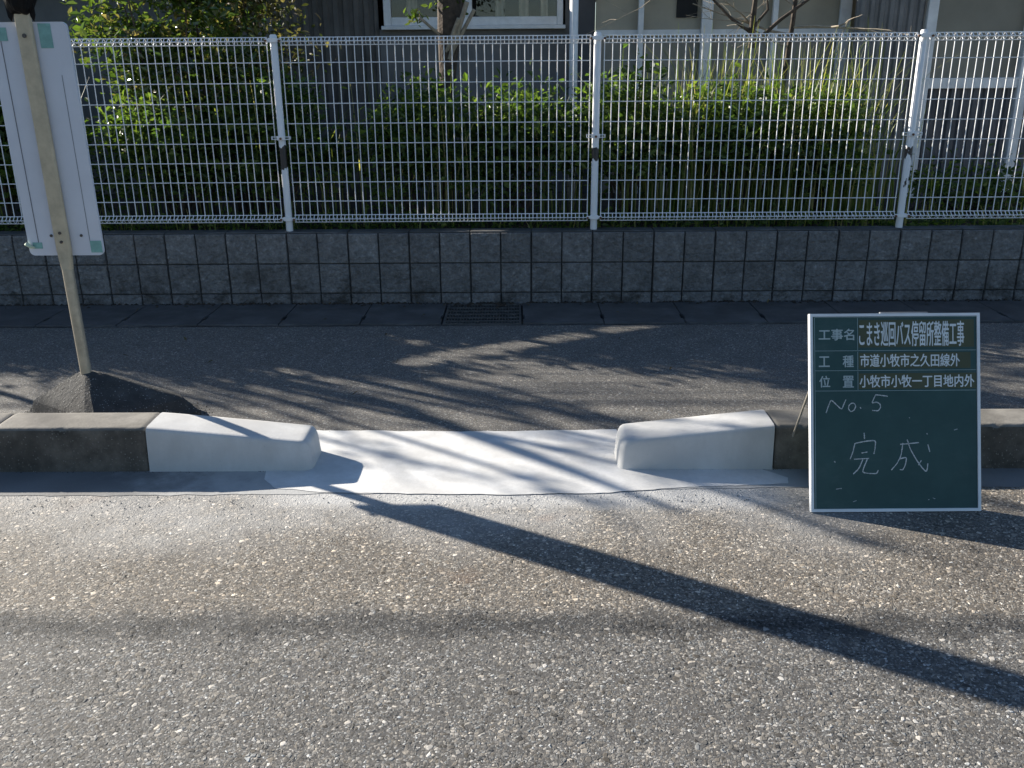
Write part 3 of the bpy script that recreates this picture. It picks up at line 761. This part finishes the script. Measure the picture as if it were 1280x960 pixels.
def shrub(name, label, x, y, w, d, zt, n, size, leafmat, seed, group=None, cat='shrub', clump=20, spread=.11, droop=0, stem=BARK, ymin=D+.14):
    rr = random.Random(seed)
    root = thing(name, (x, y, SZ), label, cat, group)
    h = zt-SZ
    pts, cs = lump_points(n, x, y, SZ+h*.55, w*.5, d*.5, h*.42, rr, .5, clump, spread)
    pts = [p for p in pts if p[2] > SZ+.01 and p[1] > ymin]
    mb = MB(); leaves(mb, pts, size, rr, droop=droop); build('foliage', mb, leafmat, root)
    mb = MB()
    for c in cs[:12]:
        a = Vector((x+rr.uniform(-.12, .12)*w, y+rr.uniform(-.1, .1), SZ-.01)); mid = a.lerp(c, .55)+Vector((rr.uniform(-.06, .06), rr.uniform(-.05, .05), .05))
        if any(in_light_gap(q) for q in (a.lerp(mid, .5), mid, mid.lerp(c, .25), mid.lerp(c, .5), mid.lerp(c, .75), c)): continue
        mb.tube([a, mid, c], [.012, .008, .003], 6)
    build('stems', mb, stem, root)
    return root

HG = 'dark shrubs growing behind the mesh fence'
hx = [(-3.35, 'dark evergreen shrub behind the left end of the fence, left of the bus stop sign', 1.25),
      (-2.45, 'dark evergreen shrub behind the fence, below the glossy leaved bush', 1.35),
      (-1.62, 'dark evergreen shrub behind the fence post nearest the bus stop sign', 1.46),
      (-.82, 'dark evergreen shrub in the left half of the middle fence panel', 1.50),
      (-.02, 'dark evergreen shrub in the right half of the middle fence panel', 1.46),
      (.78, 'dark evergreen shrub just right of the middle fence post', 1.48),
      (1.50, 'dark evergreen shrub behind the fence, below the bare branched sapling', 1.50),
      (2.12, 'dark evergreen shrub at the right end of the hedge, by the corrugated sheet', 1.38)]
for i, (x, lab, zt) in enumerate(hx):
    shrub('evergreen_shrub', lab, x, 6.58, 1.0 if i < 7 else .62, .80, zt, 4200 if i < 7 else 2600, .064, LEAF_D, 100+i, HG, clump=34, spread=.105)
shrub('glossy_bush', 'tall bush with glossy leaves catching the sun, above the fence beside the bus stop sign', -2.42, 6.85, 1.6, .8, 2.70, 6500, .072, LEAF_C, 31, clump=46, spread=.12)
shrub('withered_bush', 'bush of brown and yellowing leaves right of the glossy bush', -1.98, 7.25, .62, .6, 2.75, 2700, .065, LEAF_B, 33, clump=22, spread=.11, droop=.6)
shrub('green_bush', 'loose green bush in front of the dark vertical siding', -2.05, 7.0, .6, .5, 2.15, 1200, .06, LEAF_C, 35, clump=16, spread=.11)

# pruned trunk with cut branch stubs in front of the window
tr = thing('pruned_shrub', (-.52, 7.15, SZ), 'dark pruned trunk with cut branch stubs in front of the window', 'shrub')
mb = MB(); rr = random.Random(8)
mb.tube([(-.55, 7.15, SZ), (-.53, 7.15, 1.3), (-.50, 7.13, 1.75), (-.47, 7.12, 2.3)], [.05, .05, .085, .10], 12)
build('trunk', mb, BARK, tr)
for (a, b, r) in (((-.50, 7.08, 1.55), (-.36, 7.0, 1.93), .017), ((-.48, 7.08, 1.6), (-.31, 7.03, 1.88), .014), ((-.52, 7.08, 1.6), (-.42, 7.0, 1.82), .016), ((-.55, 7.1, 1.7), (-.70, 7.0, 1.83), .010)):
    build('cut_branch', MB().tube([a, b], [r*1.1, r], 8), TWIG, tr)
mb = MB(); pts, _ = lump_points(260, -.47, 7.1, 2.2, .30, .22, .35, rr, .4, 12, .09); leaves(mb, pts, .06, rr)
pts, _ = lump_points(60, -.75, 7.05, 1.84, .07, .06, .06, rr, .4, 5, .03); leaves(mb, pts, .05, rr)
build('foliage', mb, LEAF_C, tr)

# bare sapling on the right
def branch(mb, p, d, L, r, depth, rr, up=.15):
    pts = [Vector(p)]; dd = Vector(d).normalized(); k = 5
    for i in range(k):
        dd = (dd + Vector((rr.gauss(0, .16), rr.gauss(0, .12), rr.gauss(up*.3, .12)))).normalized(); pts.append(pts[-1]+dd*L/k)
    mb.tube(pts, [r*(1-.65*i/k) for i in range(k+1)], 6)
    if depth > 0:
        for _ in range(rr.choice((2, 3, 3))):
            i = rr.randint(2, k); nd = (dd + Vector((rr.gauss(0, .8), rr.gauss(0, .5), rr.gauss(.15, .5)))).normalized()
            branch(mb, pts[i], nd, L*rr.uniform(.5, .75), r*.5, depth-1, rr, up)
bs = thing('bare_sapling', (1.95, 7.2, SZ), 'leafless pale branched sapling in front of the beige panels', 'sapling')
rr = random.Random(21); mb = MB()
mb.tube([(1.95, 7.2, SZ), (1.96, 7.2, 1.2), (2.0, 7.18, 1.78), (2.02, 7.18, 2.3)], [.022, .02, .018, .012], 8)
for pts, r in (([(939, 60), (941, 25), (946, -15)], .026), ([(945, 52), (975, 25), (1018, -6)], .016), ([(938, 40), (915, 24), (890, -2)], .013), ([(941, 35), (960, 12), (958, -20)], .012)):
    mb.tube([at(px, py, 7.12) for px, py in pts], [r, r*.85, r*.6], 8)
build('trunk', mb, BARK, bs)
mb = MB()
for (p, d, L, r) in (((1.99, 7.18, 1.7), (-1, .0, .25), .75, .012), ((1.99, 7.18, 1.75), (1, -.1, .45), .7, .013), ((2.0, 7.18, 1.9), (-.8, .1, .5), .8, .010), ((2.01, 7.18, 1.85), (.4, 0, 1), .6, .009),
                     ((1.6, 7.2, 2.05), (-1, 0, -.05), .7, .007), ((1.98, 7.18, 1.62), (-.7, -.1, .15), .5, .008), ((2.02, 7.18, 2.1), (-.6, .1, -.5), .5, .006), ((2.02, 7.18, 2.15), (.9, .1, -.2), .5, .007)):
    branch(mb, p, d, L, r, 2, rr, .05)
build('branches', mb, TWIG, bs)

# tall grass and ground cover
rr = random.Random(40); mb = MB()
def blade(mb, x, y, z, h, w, rr, lean=.3):
    if in_light_gap((x, y, z+h*.6)) or in_light_gap((x, y, z+h*.3)) or in_light_gap((x, y, z+h*.9)): return
    a = rr.uniform(0, 2*math.pi); dx, dy = math.cos(a), math.sin(a); l = rr.uniform(.05, lean)*h
    sx, sy = -dy, dx; k = 5; vs = []
    tw = rr.uniform(-.6, .6); sx, sy = sx*math.cos(tw)-sy*math.sin(tw), sx*math.sin(tw)+sy*math.cos(tw)
    for i in range(k+1):
        t = i/k; ww = w*(1-t**2)*.5+.0004; off = l*t**2.2
        zz = z+h*(t-.12*t**4*l/h*3)
        vs += [(x+dx*off-sx*ww, y+dy*off-sy*ww, zz), (x+dx*off+sx*ww, y+dy*off+sy*ww, zz)]
    mb.add(vs, [(2*i, 2*i+1, 2*i+3, 2*i+2) for i in range(k)])
def tuft(x0, x1, n, hmin, hmax, y0=6.35, y1=7.0):
    for _ in range(n):
        blade(mb, rr.uniform(x0, x1), rr.uniform(y0, y1), SZ, rr.uniform(hmin, hmax), rr.uniform(.006, .013), rr, .45)
tuft(.7, 2.5, 420, .6, 1.08); tuft(1.1, 2.5, 430, .75, 1.42); tuft(-1.7, .6, 150, .55, .95); tuft(-3.2, -1.7, 60, .7, 1.2); tuft(.7, 1.0, 22, .9, 1.25); tuft(-1.1, -.4, 25, .9, 1.15); tuft(2.4, 2.7, 30, .5, .9); tuft(2.7, 4.0, 70, .15, .55); tuft(-4, -3, 40, .3, .9)
tuft(-4.5, 4.5, 420, .08, .22, 6.1, 6.25)
tag(build('tall_grass', mb, GRASS), 'tall pale green grass growing up through the shrubs behind the fence', 'grass', kind='stuff')
mb = MB(); pts = []
for _ in range(4200):
    x = rr.uniform(-4.6, 4.6); pts.append((x, rr.uniform(D+.115, 6.45), SZ+abs(rr.gauss(0, .05))*(1 if x < 2.5 else .6)+.01))
leaves(mb, pts, .045, rr); tag(build('ground_cover', mb, LEAF_D), 'low dark creeping leaves on the soil at the top of the wall', 'ground cover', kind='stuff')
mb = MB()
for _ in range(60):
    x = rr.uniform(-4, 4); p = (x, rr.choice((rr.uniform(5.80, 5.95), rr.uniform(4.0, 5.9))), .016); leaves(mb, [p], .035, rr, up=3)
tag(build('leaf_litter', mb, LITTER), 'few dry fallen leaves on the footpath by the wall', 'leaves', kind='stuff')

# ------------------------------------------------------------------ buildings behind
def corrugated(mb, x0, x1, z0, z1, y, pitch, depth, sag=.0):
    xs = []; x = x0
    while x < x1:
        for a, d in ((0, 0), (.2, 0), (.35, 1), (.75, 1), (.9, 0)):
            if x+a*pitch <= x1: xs.append((x+a*pitch, y-d*depth))
        x += pitch
    xs.append((x1, y))
    n = len(xs)
    vs = [(a, b, z0) for a, b in xs]+[(a, b, z1) for a, b in xs]
    mb.add(vs, [(i, i+1, n+i+1, n+i) for i in range(n-1)])
    mb.box(x0, x1, y+.004, y+.03, z0, z1)
HY = 8.2
X = lambda px, py=30, Y=HY: at(px, py, Y).x
Z = lambda py, px=640, Y=HY: at(px, py, Y).z
EAVE = 2.12
hs = thing('house', (-1.6, HY, SZ), 'grey low house with a white framed window and dark vertical siding', 'house')
xl, xs_, xw0, xw1, xe = -9.0, X(350), X(482), X(702), X(713)
zs_ = Z(30)
mb = MB(); corrugated(mb, xs_, xw0-.06, SZ, EAVE, HY, .085, .018); build('siding', mb, CORRD, hs)
mb = MB().box(xl+.05, xs_-.004, HY, HY+.05, SZ, EAVE); build('blank_wall', mb, WALLG, hs)
mb = MB().box(xw0-.055, xe+.02, HY, HY+.05, SZ, zs_-.035); mb.box(xw1+.03, xe+.02, HY+.001, HY+.05, zs_-.099, EAVE); mb.box(xw0-.055, xw1+.03, HY+.045, HY+.06, EAVE-.02, EAVE); build('wall', mb, WALLG, hs)
mb = MB().box(xe+.021, xe+.10, HY+.02, HY+2.6, SZ, EAVE).box(xl, xl+.05, HY+.04, HY+2.6, SZ, EAVE).box(xl, xe+.1, HY+2.61, HY+2.7, SZ, EAVE); build('side_wall', mb, WALLD, hs)
mb = MB().box(xl-.1, xe+.12, HY-.12, HY+2.8, EAVE+.003, EAVE+.07); build('roof', mb, CORR, hs)
w = thing('window', (0, 0, 0), None, None); w.parent = hs; w.location = (0, 0, 0)
bpy.data.objects.remove(w)
mb = MB()
fz0, fz1 = zs_+.012, EAVE-.02
mb.box(xw0-.03, xw1+.03, HY-.06, HY+.04, fz0-.052, fz0-.022)           # sill
mb.box(xw0-.01, xw0+.05, HY-.03, HY+.04, fz0-.02, fz1); mb.box(xw1-.04, xw1+.01, HY-.03, HY+.04, fz0-.02, fz1)
mb.box(xw0+.051, xw1-.041, HY-.028, HY+.04, fz0-.02, fz0+.045); mb.box(xw0+.051, xw1-.041, HY-.028, HY+.04, fz1-.05, fz1)
xm = X(586); mb.box(xm-.03, xm+.03, HY-.034, HY+.03, fz0+.046, fz1-.051)
wf = build('window', mb, TRIM, hs, .003, 1)
for a, b in ((xw0+.05, xm-.03), (xm+.03, xw1-.04)): build('pane', MB().box(a, b, HY+.005, HY+.009, fz0+.045, fz1-.05), GLASS, wf)
mb = MB()
def curtain(x0, x1):
    n = int((x1-x0)/.012); pts = [(x0+(x1-x0)*i/n, HY+.10+.014*math.sin(i*1.1)) for i in range(n+1)]
    vs = [(a, b, fz0+.02) for a, b in pts]+[(a, b, fz1) for a, b in pts]
    build('curtain', MB().add(vs, [(i, i+1, n+2+i, n+1+i) for i in range(n)]), CURT, wf)
curtain(xw0+.17, xw0+.26); curtain(xm+.22, xm+.30); curtain(xm+.42, xm+.50); curtain(xm+.60, xm+.66)
build('interior', MB().box(xw0-.04, xw1+.03, HY+.22, HY+.24, fz0-.05, fz1+.02), DARKI, wf)

# lean-to with beige boards and white studs
SY = 8.05
lt = thing('lean_to', (1.9, SY, SZ), 'beige boarded lean-to with white studs and a white rail, right of the house window', 'shed')
x0, x1 = X(745, 30, SY), X(1074, 60, SY); zr = Z(40, 900, SY)
mb = MB().box(x0, x1, SY+.02, SY+.05, zr+.022, EAVE); build('upper_board', mb, BEIGE, lt)
mb = MB().box(x0, x1, SY+.022, SY+.05, SZ, zr-.022); build('lower_board', mb, mat_plain('dusty_beige_board', (.30, .275, .23), .85, var=.2, scale=3), lt)
build('rail', MB().box(x0, x1, SY-.005, SY+.03, zr-.021, zr+.021), TRIM, lt, .003, 1)
for px, wd in ((800, .022), (882, .045), (966, .022), (1053, .045)):
    xx = X(px, 40, SY); build('stud', MB().box(xx-wd, xx+wd, SY-.045, SY-.006, SZ, EAVE), TRIM, lt, .003, 1)
mb = MB().box(X(724, 20, SY), X(744, 20, SY), SY+.0, SY+.05, SZ, EAVE); build('corner_board', mb, WALLD, lt)
mb = MB().box(X(846, 15, SY), X(872, 15, SY), SY+.005, SY+.019, Z(22, 860, SY), EAVE-.041); build('opening', mb, DARKI, lt)
build('roof', MB().box(x0-.1, x1+.05, SY-.1, SY+1.6, EAVE-.04, EAVE+.0), CORR, lt)
# white pole standing before the gap between house and lean-to
pp_ = at(717, 60, 7.75)
tag(build('white_pole', MB().tube([(pp_.x, 7.75, SZ), (pp_.x, 7.75, 2.3)], .034, 12), TRIM, None, smooth=True, origin=(pp_.x, 7.75, SZ)), 'plain white pole standing between the house window and the beige lean-to', 'pole')

# right hand shed: corrugated sheets, olive boards and a white rail
RY = 7.75
rs = thing('corrugated_shed', (3.4, RY, SZ), 'grey corrugated shed with white posts and olive boards at the right edge', 'shed')
xa, xb, xc = X(1066, 60, RY), X(1150, 60, RY), 7.0; zrr = Z(104, 1220, RY)
mb = MB(); corrugated(mb, xa, xb, SZ, EAVE, RY, .076, .016); build('corrugated_sheet', mb, CORR, rs)
xp = X(1158, 60, RY)
mb = MB().box(xp+.04, xc, RY+.02, RY+.05, zrr+.04, EAVE); build('upper_board', mb, OLIVEP, rs)
mb = MB(); corrugated(mb, xp+.04, xc, SZ, zrr-.04, RY+.02, .09, .016); build('lower_sheet', mb, mat_plain('dark_corrugated_sheet', (.10, .10, .11), .6, .2, var=.3, scale=4), rs)
build('rail', MB().box(xp+.04, xc, RY-.03, RY+.03, zrr-.039, zrr+.039), TRIM, rs, .004, 1)
for xx in (xp, X(1283, 60, RY), X(1283, 60, RY)+.85): build('post', MB().box(xx-.039, xx+.039, RY-.045, RY-.031, SZ, EAVE).box(xx-.038, xx+.038, RY-.0309, RY+.06, SZ, EAVE), TRIM, rs, .003, 1)
build('roof', MB().box(xa-.05, xc, RY-.1, RY+1.8, EAVE+.0, EAVE+.05), CORR, rs)

# taller hedge shrubs added past the left edge to shade the footpath
for i, x in enumerate((-3.72, -4.15, -4.9, -5.7, -6.5, -7.3, -8.1)):
    shrub('evergreen_shrub', 'tall dark evergreen shrub added past the left edge to shade the footpath', x, 6.6, 1.05 if i else .8, .8, 1.88, 4600, .075, LEAF_D, 200+i, HG, clump=36, spread=.12)
shrub('undergrowth', 'dark low undergrowth in front of the corrugated shed at the right end of the fence', 3.35, 6.75, 1.7, .9, .80, 1700, .05, LEAF_D, 300, HG, clump=40, spread=.09)
# ------------------------------------------------------------------ trees up-sun (their crowns throw the dappled shade)
def tree(x, y, h, crown_r, zc0, zc1, nleaf, seed, label, size=.085, nbr=16):
    rr = random.Random(seed); root = thing('garden_tree', (x, y, SZ), label, 'tree', 'trees past the left end of the fence')
    mb = MB(); mb.tube([(x, y, SZ-.02), (x+.04, y, h*.35), (x-.03, y+.03, h*.7), (x, y, h)], [.10, .08, .05, .015], 10); build('trunk', mb, BARK, root)
    mb = MB(); tips = []
    for i in range(nbr):
        z0 = rr.uniform(zc0*.95, zc1*.85); a = rr.uniform(0, 2*math.pi); L = crown_r*rr.uniform(.5, 1.0)
        p = Vector((x, y, z0)); d = Vector((math.cos(a), math.sin(a), rr.uniform(.2, .9))).normalized(); pts = [p]
        for k in range(6):
            d = (d+Vector((rr.gauss(0, .15), rr.gauss(0, .15), rr.gauss(.08, .12)))).normalized(); p = p+d*L/6; pts.append(p)
            if k > 1: tips.append(p.copy())
            if k > 0 and rr.random() < .8:
                q = p+Vector((rr.gauss(0, .2), rr.gauss(0, .2), rr.uniform(.1, .35))); mb.tube([p, p.lerp(q, .5)+Vector((rr.gauss(0, .03), rr.gauss(0, .03), 0)), q], [.008, .006, .003], 5); tips.append(q)
        mb.tube(pts, [.026*(1-.8*k/6) for k in range(7)], 6)
    build('limbs', mb, BARK, root)
    mb = MB(); pts = []
    for _ in range(nleaf):
        c = rr.choice(tips); pts.append((c.x+rr.gauss(0, .11), c.y+rr.gauss(0, .11), c.z+rr.gauss(0, .13)))
    leaves(mb, pts, size, rr, droop=.4); build('crown', mb, LEAF_D, root)
def up_sun(gx, gy, t): return (gx+to_sun.x*t, gy+to_sun.y*t)
tx, ty = up_sun(-.1, 4.1, 10.5)
tree(tx, ty, 5.8, 1.25, 4.1, 5.5, 260, 51, 'slender garden tree with thin open crown past the left end of the fence', nbr=7)
tx, ty = up_sun(-1.6, 4.4, 10.0)
tree(tx, ty, 4.5, 1.1, 3.2, 4.2, 520, 52, 'lower garden tree with open crown nearest the left end of the fence')
tx, ty = up_sun(2.6, 3.9, 12.5)
tree(tx, ty, 6.8, 1.3, 4.9, 6.5, 700, 53, 'tallest garden tree farthest past the left end of the fence')
# unseen shrub added on the left, its rods laid up-sun to draw the soft streaks across the crossing
rod = thing('streak_caster', (-5.2, 6.75, SZ), 'unseen shrub of long leaning rods to the left, added to cast streaks on the crossing', 'shrub')
def up(gx, gy, t): return Vector((gx, gy, 0))+to_sun*t
rr = random.Random(77); mb = MB(); ml = MB()
def rodpath(g0, g1, t0, t1, r, nl=0):
    a, b = up(*g0, t0), up(*g1, t1); root = Vector((-5.2+rr.uniform(-.15, .15), 6.75+rr.uniform(-.1, .1), SZ))
    pts = [root, root.lerp(a, .55)+Vector((rr.uniform(-.08, .08), rr.uniform(-.05, .05), .1)), a, a.lerp(b, .5)+Vector((0, 0, rr.uniform(.01, .04))), b]
    mb.tube(pts, [r*1.5, r*1.3, r*1.1, r*.9, r*.4], 8)
    for _ in range(nl):
        p = a.lerp(b, rr.random()); leaves(ml, [(p.x+rr.gauss(0, .05), p.y+rr.gauss(0, .05), p.z+rr.gauss(0, .06))], .085, rr, droop=.5)
G = lambda px, py: tuple(gnd(px, py))[:2]
rodpath(G(505, 512), G(850, 640), 5.7, 6.6, .042, 6)
rodpath(G(640, 552), G(790, 568), 6.0, 6.5, .014, 6)
rodpath(G(440, 560), G(640, 606), 6.0, 6.7, .012, 16)
rodpath(G(430, 540), G(520, 610), 6.2, 6.7, .010, 14)
rodpath(G(660, 598), G(790, 655), 6.4, 7.0, .014, 10)
rodpath(G(820, 590), G(1120, 690), 6.3, 7.2, .018, 8)
rodpath(G(880, 575), G(1190, 640), 6.3, 7.1, .012, 6)
rodpath(G(300, 455), G(560, 520), 5.4, 6.0, .020, 16)
rodpath(G(150, 455), G(430, 520), 5.4, 5.9, .014, 16)
rodpath(G(600, 478), G(830, 540), 5.6, 6.2, .016, 18)
build('rods', mb, BARK, rod); build('foliage', ml, LEAF_D, rod)
